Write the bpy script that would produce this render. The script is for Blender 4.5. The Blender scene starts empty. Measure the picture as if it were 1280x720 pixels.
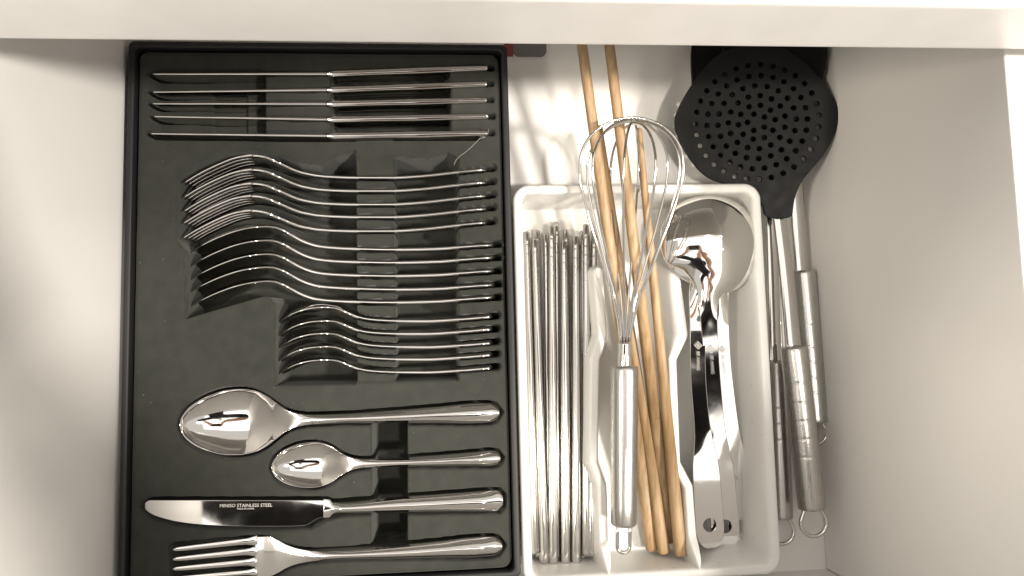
import bpy, bmesh, math, random
import numpy as np
from mathutils import Vector, Matrix
random.seed(4); rng = np.random.default_rng(4)
S = bpy.context.scene
C = S.collection

# ------------------------------------------------------------------ camera
F, H = 924.0, 0.52                       # focal length in photo pixels, lens height over the drawer floor (m)
_a = -79 / F
_y = np.array([-.298, -11.5, 1.0]); _b = (1 - .298 * _a) / 11.5
Zc = -np.array([_a, _b, 1.0]); Zc /= np.linalg.norm(Zc)
Yc = _y / np.linalg.norm(_y); Xc = np.cross(Yc, Zc)
RW = np.array([Xc, Yc, Zc])
def P(px, py, z):                         # point at height z seen at photo pixel (px, py)
    r = RW @ np.array([(px - 640) / F, (py - 360) / F, 1.0])
    return np.array([0, 0, H]) + r * ((z - H) / r[2])
cd = bpy.data.cameras.new('camera'); cam = bpy.data.objects.new('camera', cd); C.objects.link(cam)
cd.sensor_fit = 'HORIZONTAL'; cd.sensor_width = 36; cd.lens = 36 * F / 1280
cd.clip_start = .01; cd.clip_end = 50
M = Matrix.Identity(4)
for i in range(3):
    M[i][0] = RW[i][0]; M[i][1] = -RW[i][1]; M[i][2] = -RW[i][2]
M[2][3] = H
cam.matrix_world = M
S.camera = cam

# ------------------------------------------------------------------ light
W = bpy.data.worlds.new('World'); S.world = W; W.use_nodes = True
bg = W.node_tree.nodes['Background']
bg.inputs[0].default_value = (1.0, .945, .875, 1); bg.inputs[1].default_value = .58
def lamp(name, loc, target, power, size, col):
    ld = bpy.data.lights.new(name, 'AREA'); ld.shape = 'DISK'; ld.size = size; ld.energy = power; ld.color = col
    o = bpy.data.objects.new(name, ld); C.objects.link(o); o.location = loc
    o.rotation_euler = (Vector(target) - Vector(loc)).to_track_quat('-Z', 'Y').to_euler()
    return o
lamp('ceiling_lamp', (.33, -.31, 1.75), (.05, 0, 0), 10.5, .10, (1, .92, .82))
lamp('ceiling_lamp', (1.20, -.28, 1.70), (.05, 0, 0), 34, .17, (1, .93, .84))
lamp('ceiling_lamp', (-1.15, -.35, 1.65), (.05, 0, 0), 14, .30, (1, .90, .76))
pl = lamp('ceiling_fill', (-.10, -.25, 1.95), (-.10, -.25, 0), 13, 1.0, (1, .95, .885))  # added fill light in place of a bright ceiling, gives the steel contrast
pl.data.shape = 'RECTANGLE'; pl.data.size = 2.6; pl.data.size_y = 1.9
S.view_settings.view_transform = 'Standard'; S.view_settings.look = 'None'
S.view_settings.exposure = 0.48; S.view_settings.gamma = 1; S.view_settings.use_curve_mapping = False

# ------------------------------------------------------------------ materials
def mat(name, col, rough=.5, metal=0.0, spec=.5, noise=None, bump=None, rnoise=None, sheen=0, coat=0, aniso=0):
    m = bpy.data.materials.new(name); m.use_nodes = True
    nt = m.node_tree; b = nt.nodes['Principled BSDF']
    b.inputs['Base Color'].default_value = (*col, 1); b.inputs['Roughness'].default_value = rough
    b.inputs['Metallic'].default_value = metal; b.inputs['Specular IOR Level'].default_value = spec
    b.inputs['Sheen Weight'].default_value = sheen; b.inputs['Coat Weight'].default_value = coat
    b.inputs['Anisotropic'].default_value = aniso
    tc = nt.nodes.new('ShaderNodeTexCoord')
    def nz(scale, vec=(1, 1, 1), detail=4):
        mp = nt.nodes.new('ShaderNodeMapping'); mp.inputs['Scale'].default_value = vec
        g = nt.nodes.new('ShaderNodeNewGeometry')
        nt.links.new(g.outputs['Position'], mp.inputs['Vector'])
        n = nt.nodes.new('ShaderNodeTexNoise'); n.inputs['Scale'].default_value = scale; n.inputs['Detail'].default_value = detail
        nt.links.new(mp.outputs[0], n.inputs['Vector']); return n
    if noise:                                    # (scale, stretch, colour2, lo, hi)
        n = nz(noise[0], noise[1]); r = nt.nodes.new('ShaderNodeValToRGB')
        r.color_ramp.elements[0].position = noise[3]; r.color_ramp.elements[1].position = noise[4]
        r.color_ramp.elements[0].color = (*col, 1); r.color_ramp.elements[1].color = (*noise[2], 1)
        nt.links.new(n.outputs['Fac'], r.inputs[0]); nt.links.new(r.outputs[0], b.inputs['Base Color'])
    if rnoise:                                   # (scale, stretch, rough_lo, rough_hi)
        n = nz(rnoise[0], rnoise[1]); r = nt.nodes.new('ShaderNodeMapRange')
        r.inputs['From Min'].default_value = .3; r.inputs['From Max'].default_value = .7
        r.inputs['To Min'].default_value = rnoise[2]; r.inputs['To Max'].default_value = rnoise[3]
        nt.links.new(n.outputs['Fac'], r.inputs[0]); nt.links.new(r.outputs[0], b.inputs['Roughness'])
    if bump:                                     # (scale, stretch, strength, distance)
        n = nz(bump[0], bump[1]); u = nt.nodes.new('ShaderNodeBump')
        u.inputs['Strength'].default_value = bump[2]; u.inputs['Distance'].default_value = bump[3]
        nt.links.new(n.outputs['Fac'], u.inputs['Height']); nt.links.new(u.outputs[0], b.inputs['Normal'])
    return m
I3 = (1, 1, 1)
MW = mat('white_melamine', (.86, .845, .815), .42, noise=(9, I3, (.825, .81, .78), .3, .75), bump=(900, I3, .12, .0003))
MCT = mat('white_stone', (.76, .745, .72), .3, noise=(40, I3, (.72, .705, .68), .4, .7))
MBOX = mat('black_card', (.011, .011, .012), .55, bump=(1500, I3, .2, .0002))
MINS = mat('flocked_insert', (.028, .030, .025), .85, spec=.25, noise=(120, I3, (.038, .039, .033), .3, .75), bump=(2600, I3, .5, .00025), sheen=.15)
def add_specks(m, col, scale, lo, hi):               # lint and dust
    nt = m.node_tree; b = nt.nodes['Principled BSDF']; src = b.inputs['Base Color'].links[0].from_socket
    g = nt.nodes.new('ShaderNodeNewGeometry'); n = nt.nodes.new('ShaderNodeTexNoise'); n.inputs['Scale'].default_value = scale; n.inputs['Detail'].default_value = 1
    nt.links.new(g.outputs['Position'], n.inputs['Vector']); r = nt.nodes.new('ShaderNodeMapRange')
    r.inputs['From Min'].default_value = lo; r.inputs['From Max'].default_value = hi; nt.links.new(n.outputs['Fac'], r.inputs[0])
    mx = nt.nodes.new('ShaderNodeMix'); mx.data_type = 'RGBA'; nt.links.new(r.outputs[0], mx.inputs['Factor'])
    nt.links.new(src, mx.inputs['A']); mx.inputs['B'].default_value = (*col, 1); nt.links.new(mx.outputs['Result'], b.inputs['Base Color'])
add_specks(MINS, (.12, .12, .105), 620, .775, .85)
MST = mat('polished_steel', (.72, .705, .68), .05, 1, rnoise=(110, I3, .02, .085))
MST2 = mat('satin_steel', (.56, .545, .52), .2, 1, rnoise=(700, (1, .03, 1), .08, .15))
MBR = mat('brushed_steel', (.53, .515, .49), .3, 1, rnoise=(1600, (1, .02, 1), .24, .33), bump=(2600, (1, .015, 1), .025, .00005))
MWP = mat('white_plastic', (.74, .73, .70), .28, bump=(300, I3, .05, .0003), rnoise=(200, I3, .27, .33))
MBAM = mat('bamboo', (.43, .295, .16), .5, noise=(420, (1, .03, 1), (.29, .175, .08), .36, .70), bump=(700, (1, .05, 1), .15, .0002))
MNY = mat('black_nylon', (.009, .009, .0095), .5, spec=.13, rnoise=(120, I3, .40, .56), bump=(1200, I3, .1, .0002))
MTX = mat('etched_print', (.62, .60, .57), .7)
MGR = mat('grey_plastic', (.20, .19, .19), .5)
MRED = mat('red_plastic', (.30, .06, .05), .5)
MFL = mat('kitchen_floor', (.30, .25, .20), .5, noise=(3, I3, (.24, .20, .16), .3, .7))
MSK = mat('skin', (.52, .32, .23), .5)
MBK = mat('black_cotton', (.010, .010, .011), .9)
MHR = mat('dark_hair', (.012, .009, .007), .6)
MPH = mat('phone_glass', (.012, .012, .014), .15)

# ------------------------------------------------------------------ helpers
def tag(o, label, cat, group=None):
    o['label'] = label; o['category'] = cat
    if group: o['group'] = group
    return o
def thing(name, loc, label, cat, group=None):
    o = bpy.data.objects.new(name, None); C.objects.link(o); o.location = loc; o.empty_display_size = .01
    return tag(o, label, cat, group)
def mesh(name, V, Fc, m, parent=None, root=None, smooth=True, normals=None):
    V = np.asarray(V, dtype=float)
    r = np.array(root.location) if root is not None else (np.array(parent.location) if parent is not None else np.zeros(3))
    me = bpy.data.meshes.new(name); me.from_pydata((V - r).tolist(), [], Fc if isinstance(Fc, list) else Fc.tolist())
    me.materials.append(m)
    if smooth: me.polygons.foreach_set('use_smooth', [len(p.vertices) < 5 for p in me.polygons])
    if normals is not None: me.normals_split_custom_set_from_vertices([tuple(n) for n in normals])
    me.update()
    o = bpy.data.objects.new(name, me); C.objects.link(o)
    if parent is not None: o.parent = parent
    return o
def copy_tree(o, off, label=None, parent=None):
    c = o.copy(); C.objects.link(c); c.parent = parent
    if parent is None:
        c.location = Vector(o.location) + Vector(off)
        if label: c['label'] = label
    for ch in o.children: copy_tree(ch, off, None, c)
    return c
def interp(x, pts):                              # smooth monotone-ish interpolation (pchip)
    xs = np.array([p[0] for p in pts], float); ys = np.array([p[1] for p in pts], float)
    h = np.diff(xs); d = np.diff(ys) / h; m = np.zeros_like(xs)
    for i in range(1, len(xs) - 1):
        if d[i-1] * d[i] > 0:
            w1 = 2*h[i] + h[i-1]; w2 = h[i] + 2*h[i-1]; m[i] = (w1 + w2) / (w1 / d[i-1] + w2 / d[i])
    m[0] = d[0]; m[-1] = d[-1]
    x = np.clip(x, xs[0], xs[-1]); k = np.clip(np.searchsorted(xs, x) - 1, 0, len(xs) - 2)
    t = (x - xs[k]) / h[k]
    return (2*t**3 - 3*t**2 + 1)*ys[k] + (t**3 - 2*t**2 + t)*h[k]*m[k] + (-2*t**3 + 3*t**2)*ys[k+1] + (t**3 - t**2)*h[k]*m[k+1]
def winterp(x, pts):                             # for half-widths with round ends
    return np.sqrt(np.maximum(interp(x, [(a, b*b) for a, b in pts]), 0))
def unit(v): return v / np.maximum(np.linalg.norm(v, axis=-1, keepdims=True), 1e-12)
def vnormals(V, Fq):
    N = np.zeros_like(V)
    for f in Fq:
        p = V[list(f)]
        n = np.cross(p[2] - p[0], p[3 if len(f) > 3 else 1] - p[1 if len(f) > 3 else 0])
        for i in f: N[i] += n
    return unit(N)
def sheet(sp, side, nrm, w, bow=0, crown=0, crown_b=0, e=.0012, U=14, pw=1.0):
    """A cutlery blank: rows along the spine, a closed ring across. Returns V, faces, row index of each face."""
    N = len(sp); one = np.ones(N)
    bow, crown, crown_b, e = [np.asarray(a, float) * one for a in (bow, crown, crown_b, e)]
    u = -np.cos(np.linspace(0, math.pi, U + 1)); f = np.maximum(1 - u*u, 0)
    rows = []
    for i in range(N):
        k = min(1.0, w[i] / max(e[i], 1e-9) / 1.5)           # thin out towards a tip
        g = f ** pw * bow[i]
        top = g + k * e[i] / 2 + crown[i] * f * k; bot = g - k * e[i] / 2 - crown_b[i] * f * k
        p0 = sp[i] + np.outer(u * w[i], side[i])
        T = p0 + np.outer(top, nrm[i]); B = p0 + np.outer(bot, nrm[i])
        L = sp[i] - side[i] * (w[i] + k * e[i] * .35); R = sp[i] + side[i] * (w[i] + k * e[i] * .35)
        rows.append(np.vstack([L, T, R, B[::-1]]))
    n = rows[0].shape[0]; V = np.vstack(rows)
    Fq, ri = [], []
    for i in range(N - 1):
        for j in range(n):
            a, b = i*n + j, i*n + (j + 1) % n
            Fq.append((a, b, b + n, a + n)); ri.append(i)
    for base, fl, r in ((0, True, 0), (N - 1, False, N - 2)):
        for j in range(1, n // 2):
            q = (base*n + j, base*n + j + 1, base*n + (n - j - 1), base*n + (n - j) % n)
            if len(set(q)) == 4: Fq.append(q[::-1] if fl else q); ri.append(r)
    # outward orientation
    c = V.mean(0)
    A = V - c; Fa = np.array(Fq)
    s = np.einsum('ij,ij->i', A[Fa[:, 0]], np.cross(A[Fa[:, 1]], A[Fa[:, 2]])).sum() + np.einsum('ij,ij->i', A[Fa[:, 0]], np.cross(A[Fa[:, 2]], A[Fa[:, 3]])).sum()
    if s < 0: Fq = [q[::-1] for q in Fq]
    return V, Fq, np.array(ri)
def split_parts(V, Fq, ri, cuts, names, m, root):
    """Cut one continuous blank into parts at rows, keeping the shared shading across each seam."""
    Nn = vnormals(V, Fq); out = []
    for k, nm in enumerate(names):
        lo = cuts[k]; hi = cuts[k + 1]
        fs = [q for q, r in zip(Fq, ri) if lo <= r < hi]
        ids = sorted({i for q in fs for i in q}); mp = {v: i for i, v in enumerate(ids)}
        out.append(mesh(nm, V[ids], [tuple(mp[i] for i in q) for q in fs], m, root, root, True, Nn[ids]))
    return out
def tube(pts, rad, n=10, closed=False, sq=0.0, caps=True, roll=0.0):
    p = np.asarray(pts, float); N = len(p); rad = np.asarray(rad, float) * np.ones(N)
    if closed: t = unit(np.roll(p, -1, 0) - np.roll(p, 1, 0))
    else: t = unit(np.gradient(p, axis=0))
    up = np.array([0, 0, 1.0]) if abs(t[0][2]) < .9 else np.array([1.0, 0, 0])
    a = unit(np.cross(t[0], up)); V = []
    th = np.linspace(0, 2*math.pi, n, endpoint=False) + roll
    c, s = np.cos(th), np.sin(th)
    if sq: k = 1 / (np.abs(c)**(2/(1-sq)) + np.abs(s)**(2/(1-sq)))**((1-sq)/2)
    else: k = np.ones(n)
    for i in range(N):
        a = unit(a - t[i] * np.dot(a, t[i])); b = np.cross(a, t[i])
        V.append(p[i] + rad[i] * (np.outer(c*k, a) + np.outer(s*k, b)))
    V = np.vstack(V); Fq = []
    for i in range(N if closed else N - 1):
        for j in range(n):
            i2 = (i + 1) % N
            Fq.append((i*n + j, i2*n + j, i2*n + (j+1) % n, i*n + (j+1) % n))
    if caps and not closed:
        Fq.append(tuple(range(n))); Fq.append(tuple((N-1)*n + j for j in range(n))[::-1])
    return V, Fq
def box(x0, x1, y0, y1, z0, z1, bev=.001):
    bm = bmesh.new(); bmesh.ops.create_cube(bm, size=1)
    for v in bm.verts: v.co = Vector(((x0+x1)/2 + v.co.x*(x1-x0), (y0+y1)/2 + v.co.y*(y1-y0), (z0+z1)/2 + v.co.z*(z1-z0)))
    if bev: bmesh.ops.bevel(bm, geom=bm.edges[:], offset=bev, segments=3, affect='EDGES', profile=.6)
    bm.verts.index_update()
    r = np.array([v.co[:] for v in bm.verts]), [tuple(v.index for v in f.verts) for f in bm.faces]; bm.free(); return r
def boxobj(name, b, m, parent=None, root=None): return mesh(name, b[0], b[1], m, parent, root, False)
def plate(name, loops, thick, bev, mtx, m, parent):
    """2-D outline with holes, extruded; mtx places it in the world."""
    cu = bpy.data.curves.new(name, 'CURVE'); cu.dimensions = '2D'; cu.fill_mode = 'BOTH'
    cu.extrude = thick / 2 - bev; cu.bevel_depth = bev; cu.bevel_resolution = 2; cu.offset = -bev
    for L in loops:
        sp = cu.splines.new('POLY'); sp.points.add(len(L) - 1); sp.use_cyclic_u = True
        sp.points.foreach_set('co', np.hstack([np.asarray(L), np.zeros((len(L), 1)), np.ones((len(L), 1))]).ravel())
    o = bpy.data.objects.new(name, cu); C.objects.link(o)
    me = bpy.data.meshes.new_from_object(o.evaluated_get(bpy.context.evaluated_depsgraph_get()))
    bpy.data.objects.remove(o); bpy.data.curves.remove(cu)
    me.transform(Matrix.Translation(-parent.location) @ mtx)
    me.materials.clear(); me.materials.append(m)
    for p in me.polygons: p.use_smooth = False
    o = bpy.data.objects.new(name, me); C.objects.link(o); o.parent = parent; return o
def text(name, body, size, mtx, m, parent, root, thick=.00006):
    cu = bpy.data.curves.new(name, 'FONT'); cu.body = body; cu.size = size; cu.extrude = thick / 2
    cu.align_x = 'CENTER'; cu.align_y = 'CENTER'; cu.resolution_u = 2
    o = bpy.data.objects.new(name, cu); C.objects.link(o)
    me = bpy.data.meshes.new_from_object(o.evaluated_get(bpy.context.evaluated_depsgraph_get()))
    bpy.data.objects.remove(o); bpy.data.curves.remove(cu)
    me.transform(Matrix.Translation(-root.location) @ mtx); me.materials.clear(); me.materials.append(m)
    o = bpy.data.objects.new(name, me); C.objects.link(o); o.parent = parent; return o
def frame(o, x, z=(0, 0, 1)):                       # matrix with local x along x, local z near z
    x = Vector(x).normalized(); z = Vector(z); y = z.cross(x).normalized(); z = x.cross(y)
    m = Matrix.Identity(4)
    for i in range(3): m[i][0], m[i][1], m[i][2], m[i][3] = x[i], y[i], z[i], o[i]
    return m
def segdist(X, Y, a, b):
    d = np.array(b[:2]) - np.array(a[:2]); L = max((d*d).sum(), 1e-12)
    t = np.clip(((X - a[0])*d[0] + (Y - a[1])*d[1]) / L, 0, 1)
    return np.hypot(X - a[0] - t*d[0], Y - a[1] - t*d[1])
def polydist(X, Y, pts): return np.min([segdist(X, Y, pts[i], pts[i+1]) for i in range(len(pts) - 1)], axis=0)
def polysdf(X, Y, pts):
    D = np.full(X.shape, 1e9); ins = np.zeros(X.shape, bool)
    for i in range(len(pts)):
        a, b = pts[i], pts[(i + 1) % len(pts)]
        D = np.minimum(D, segdist(X, Y, a, b))
        if a[1] != b[1]:
            c = (a[1] > Y) != (b[1] > Y); ins ^= c & (X < (b[0]-a[0])*(Y-a[1])/(b[1]-a[1]) + a[0])
    return np.where(ins, -D, D)
def sst(t): t = np.clip(t, 0, 1); return t*t*(3 - 2*t)
def rrsdf(X, Y, x0, x1, y0, y1, r):
    qx = np.abs(X - (x0+x1)/2) - (x1-x0)/2 + r; qy = np.abs(Y - (y0+y1)/2) - (y1-y0)/2 + r
    return np.hypot(np.maximum(qx, 0), np.maximum(qy, 0)) + np.minimum(np.maximum(qx, qy), 0) - r
def heightfield(x0, x1, y0, y1, r, step, hfun):
    nx = int((x1-x0)/step) + 1; ny = int((y1-y0)/step) + 1
    gx, gy = np.meshgrid(np.linspace(x0, x1, nx), np.linspace(y0, y1, ny))
    sd = rrsdf(gx, gy, x0, x1, y0, y1, r); e = 1e-5
    g = np.stack([rrsdf(gx+e, gy, x0, x1, y0, y1, r) - sd, rrsdf(gx, gy+e, x0, x1, y0, y1, r) - sd], -1) / e
    keep = sd < step * .9
    out = (sd > 0)[..., None]
    q = np.stack([gx, gy], -1) - np.where(out, g * np.maximum(sd, 0)[..., None], 0)
    z = hfun(q[..., 0], q[..., 1], np.minimum(sd, 0))
    V = np.stack([q[..., 0], q[..., 1], z], -1).reshape(-1, 3)
    idx = np.arange(nx*ny).reshape(ny, nx)
    k = keep[:-1, :-1] & keep[1:, :-1] & keep[:-1, 1:] & keep[1:, 1:]
    Fq = np.stack([idx[:-1, :-1], idx[:-1, 1:], idx[1:, 1:], idx[1:, :-1]], -1)[k]
    used = np.zeros(nx*ny, bool); used[Fq.ravel()] = True
    remap = np.cumsum(used) - 1
    return V[used], remap[Fq]
def rrloop(x0, x1, y0, y1, r, n=10):
    L = []
    for cx, cy, a0 in ((x1-r, y1-r, 0), (x0+r, y1-r, 90), (x0+r, y0+r, 180), (x1-r, y0+r, 270)):
        for k in range(n + 1):
            a = math.radians(a0 + 90*k/n); L.append((cx + r*math.cos(a), cy + r*math.sin(a)))
    return np.array(L)

# ------------------------------------------------------------------ the drawer and worktop
XL, XR, YF, YB, ZW = -.2030, .264, -.1586, .335, .203
dr = thing('drawer', (0, 0, 0), 'open white drawer holding the cutlery and utensils', 'drawer')
boxobj('floor_panel', box(XL - .008, XR + .008, YF - .008, YB + .008, -.016, 0, .0004), MW, dr)
boxobj('side_panel', box(XL - .016, XL, YF, YB, .0004, ZW, .0012), MW, dr)
boxobj('side_panel', box(XR, XR + .016, YF, YB, .0004, ZW, .0012), MW, dr)
boxobj('back_panel', box(XL - .016, XR + .016, YB + .0004, YB + .016, .0004, ZW, .0012), MW, dr)
boxobj('front_panel', box(XL - .045, XR + .045, YF - .020, YF - .0004, -.03, ZW + .012, .0015), MW, dr)
ct = thing('worktop', (0, .1275, .225), 'white worktop edge reaching over the back of the drawer', 'worktop')
boxobj('slab', box(-1.1, 1.1, .1268, .72, .225, .265, .0022), MCT, ct)
fl = boxobj('kitchen_floor', box(-1.6, 1.6, -1.9, .8, -.66, -.64, 0), MFL); fl['kind'] = 'structure'

# ------------------------------------------------------------------ cutlery in the black case
ZT = .043                                         # top of the insert
K = float(np.linalg.norm(P(600, 520, ZT) - P(500, 520, ZT)) / 100)     # metres per photo pixel there
def cosspace(a, b, n, k=.55):
    t = np.linspace(0, 1, n); return a + (b - a) * ((1-k)*t + k*(1 - np.cos(math.pi*t))/2)
HANDLE = [(200, 5), (260, 7), (320, 9.5), (370, 12), (388, 11.4), (395, 8.6), (399, 5), (400.5, 0)]
W_SPOON = [(0, 0), (3, 11), (8, 18), (18, 26.5), (35, 35), (55, 40.3), (70, 41), (88, 38.5), (103, 32), (115, 23.5), (125, 16), (135, 10.5), (148, 7), (165, 5.3)] + HANDLE
W_TEA = [(0, 0), (3, 9), (9, 16), (20, 22.5), (36, 27), (50, 28), (62, 26.3), (74, 21.5), (84, 14.5), (94, 9), (104, 6), (116, 4.6), (150, 4.5), (200, 6), (250, 8), (272, 9.2), (281, 8), (286, 4.5), (287.5, 0)]
W_FORKH = [(95, 23.5), (100, 24.5), (112, 24.5), (122, 21), (135, 14), (150, 9), (168, 6), (185, 5)] + [(a + 6, b) for a, b in HANDLE]
Zp = np.array([0, 0, 1.0])

def flat_piece(kind, root, p0, p1, L, wpts, lift, bowl, names, cuts_px, z0, zend=None):
    """Piece lying face up along p0 -> p1 (photo pixels); L its length in pixels."""
    a = P(*p0, z0); b = P(*p1, z0); d = unit(b - a); sc = np.linalg.norm(b - a) / L
    s0 = cuts_px[0]
    xs = cosspace(s0, L, 150)
    w = winterp(xs, wpts) * sc
    sp = a + np.outer(xs * sc, d) + np.outer(interp(xs, lift), Zp)
    side = np.tile(np.cross(Zp, d), (len(xs), 1)); tg = unit(np.gradient(sp, axis=0)); nr = unit(np.cross(tg, side))
    bow = -interp(xs, bowl) if bowl else 0
    cr = interp(xs, [(s0, .0002), (cuts_px[-2] - 10, .0003), (cuts_px[-2] + 45, .0021), (L - 30, .0042), (L, .0020)])
    V, Fq, ri = sheet(sp, side, nr, w, bow, cr, cr*.5, .0016, 18, .9)
    rows = [0] + [int(np.searchsorted(xs, c)) for c in cuts_px[1:-1]] + [len(xs)]
    return split_parts(V, Fq, ri, rows, names, MST, root), (a, d, sc, side[0])

def outline(p0, p1, L, wpts):                    # pixel outline of a flat piece, for its pocket
    a = np.array(p0, float); b = np.array(p1, float); d = (b - a) / np.linalg.norm(b - a); n = np.array([-d[1], d[0]])
    k = np.linalg.norm(b - a) / L; xs = np.linspace(wpts[0][0], wpts[-1][0], 60); w = winterp(xs, wpts)
    return [tuple(a + d*x*k + n*v*k) for x, v in zip(xs, w)] + [tuple(a + d*x*k - n*v*k) for x, v in zip(xs[::-1], w[::-1])]

# lying tablespoon, teaspoon
SP0, SP1 = (225, 531), (625.5, 515.5); TS0, TS1 = (339.5, 584), (627, 572.5)
r = thing('spoon', P(430, 524, .02), 'tablespoon lying face up in its own pocket above the teaspoon', 'spoon')
flat_piece('spoon', r, SP0, SP1, 400.5, W_SPOON, [(0, .0005), (40, -.0035), (85, -.0055), (130, -.002), (190, .0015), (240, .0022), (330, .001), (400, -.0005)],
           [(0, 0), (4, .0022), (20, .0062), (50, .0090), (75, .0088), (100, .0058), (120, .0022), (140, 0), (401, 0)], ['bowl', 'handle'], [0, 140, 401], ZT + .0005)
r = thing('spoon', P(480, 578, .02), 'small teaspoon lying face up in its own pocket', 'spoon')
flat_piece('spoon', r, TS0, TS1, 287.5, W_TEA, [(0, .0005), (30, -.0025), (60, -.0035), (95, -.001), (140, .001), (200, .001), (287, -.0005)],
           [(0, 0), (3, .0018), (14, .0045), (36, .0064), (54, .0060), (72, .0036), (88, .0012), (100, 0), (288, 0)], ['bowl', 'handle'], [0, 98, 288], ZT + .0005)
# lying fork
FK0, FK1 = (217, 704.5), (629, 682)
def fork_lift(face): return [(0, .0015), (40, -.0022), (90, -.0058), (130, -.0035), (190, .001), (250, .0018), (330, .001), (407, -.0005)]
r = thing('fork', P(420, 694, .02), 'four-tined fork lying face up in its own pocket beside the knife', 'fork')
parts, (fa, fd, fs, fside) = flat_piece('fork', r, FK0, FK1, 406.5, W_FORKH, fork_lift(1), None, ['head', 'handle'], [95, 160, 407], ZT + .0005)
def tines(head, root, base, d, sc, side, up, liftpts, m=MST):
    for q in (-1.5, -.5, .5, 1.5):
        xs = cosspace(0, 98, 26, .6)
        off = q * interp(xs, [(0, 11.6), (60, 12.6), (98, 13.3)]) * sc
        w = winterp(xs, [(0, 0), (2, 1.5), (6, 2.1), (50, 3.0), (84, 3.7), (92, 5.2), (98, 6.6)]) * sc
        sp = base + np.outer(xs*sc, d) + np.outer(off, side) + np.outer(interp(xs, liftpts), up)
        tg = unit(np.gradient(sp, axis=0)); sd = np.tile(side, (len(xs), 1)); nr = unit(np.cross(tg, sd))
        if np.dot(nr[0], up) < 0: nr = -nr
        V, Fq, _ = sheet(sp, sd, nr, w, 0, .0005, .0003, .0014, 8)
        mesh('tine', V, Fq, m, head, root)
tines(parts[0], r, fa, fd, fs, fside, Zp, fork_lift(1))
# lying knife
kn = thing('knife', P(400, 640, .03), 'table knife lying flat with small lettering on its blade', 'knife')
zk = ZT - .0008
xs = cosspace(180.3, 409, 110, .7)
yt = np.full_like(xs, 625.6) + np.maximum(0, 186 - xs)**1.6 * .25
yb = interp(xs, [(180.3, 632), (182, 635.5), (186, 639.5), (192, 643), (205, 647.5), (222, 651.5), (245, 654.6), (268, 656.2), (300, 657.3), (340, 657.6), (370, 657.2), (381, 656.4), (388, 653.5), (394, 649.5), (400, 646.6), (409, 645.2)])
yt = np.where(xs < 186, 632 - (632 - 625.8) * np.sqrt(np.clip((xs - 180.3) / 5.7, 0, 1)), 625.6)
tp = np.array([P(x, y, zk) for x, y in zip(xs, yt)]); bt = np.array([P(x, y, zk) for x, y in zip(xs, yb)])
sp = (tp + bt) / 2; w = np.linalg.norm(tp - bt, axis=1) / 2
V, Fq, ri = sheet(sp, unit(tp - bt), np.tile(Zp, (len(xs), 1)), w, 0, .00006, .0002, .0012, 18)
blade = mesh('blade', V, Fq, MST, kn)
xs = cosspace(404.5, 628.5, 90, .75)
yt = interp(xs, [(404.5, 624.2), (412, 624.4), (416, 628.6), (430, 628.2), (500, 621.5), (560, 617.5), (600, 614.5), (622, 613.3), (628.5, 618)])
yb = interp(xs, [(404.5, 646.8), (412, 646.3), (416, 641.8), (430, 641.5), (500, 640.4), (560, 639.5), (600, 639.2), (622, 638.5), (628.5, 633)])
tp = np.array([P(x, y, zk + .0006) for x, y in zip(xs, yt)]); bt = np.array([P(x, y, zk + .0006) for x, y in zip(xs, yb)])
V, Fq, ri = sheet((tp + bt)/2, unit(tp - bt), np.tile(Zp, (len(xs), 1)), np.linalg.norm(tp - bt, axis=1)/2, 0, interp(xs, [(404, .0006), (415, .0012), (430, .0032), (600, .0040), (628, .002)]), .002, .0014, 16)
mesh('handle', V, Fq, MST, kn)
ax = P(338, 631, zk) - P(277, 631.8, zk)
text('lettering', 'MINISO STAINLESS STEEL', .00285, frame(P(307.5, 632, zk + .00085), ax), MTX, blade, kn)
text('lettering', 'MADE IN CHINA', .0014, frame(P(307, 636, zk + .00085), ax), MTX, blade, kn)

# pieces standing on their edges: profile of the upper edge in photo pixels, first of each row
FORK_PX = [(228, 227.5), (245, 217.5), (262, 209), (278, 202), (292, 197), (303, 194.8), (313, 194), (322, 194.6), (333, 196.9), (343, 200.5), (354, 205), (365, 210), (376, 214.3), (388, 217.4), (400, 219.2), (420, 220.5), (444, 221.3), (490, 221.6), (525, 220), (567, 216), (611, 211.2)]
SPOON_PX = [(234, 320), (244, 312), (254, 306), (278, 294.8), (300, 287.5), (318, 284.2), (333, 283.2), (344, 284.3), (354, 288), (365, 294), (377, 300.5), (388, 304.8), (399, 307.6), (420, 309.8), (446, 311), (492, 312), (546, 311), (580, 308.6), (619, 306)]
TEA_PX = [(348, 404), (358, 397), (367, 391.8), (378, 387.8), (392, 385), (407, 384.2), (419, 385.2), (428, 388.3), (438, 392.8), (449, 396.7), (462, 399.2), (478, 400.5), (500, 401.3), (532, 401.5), (575, 399.4), (616, 396)]
FORK_END = [211.2, 228, 244.6, 260.2, 277.6]; SPOON_END = [306, 322.6, 339.3, 355.8, 372.4]; TEA_END = [396.3, 412.5, 428.5, 444.2, 460.4]
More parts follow.
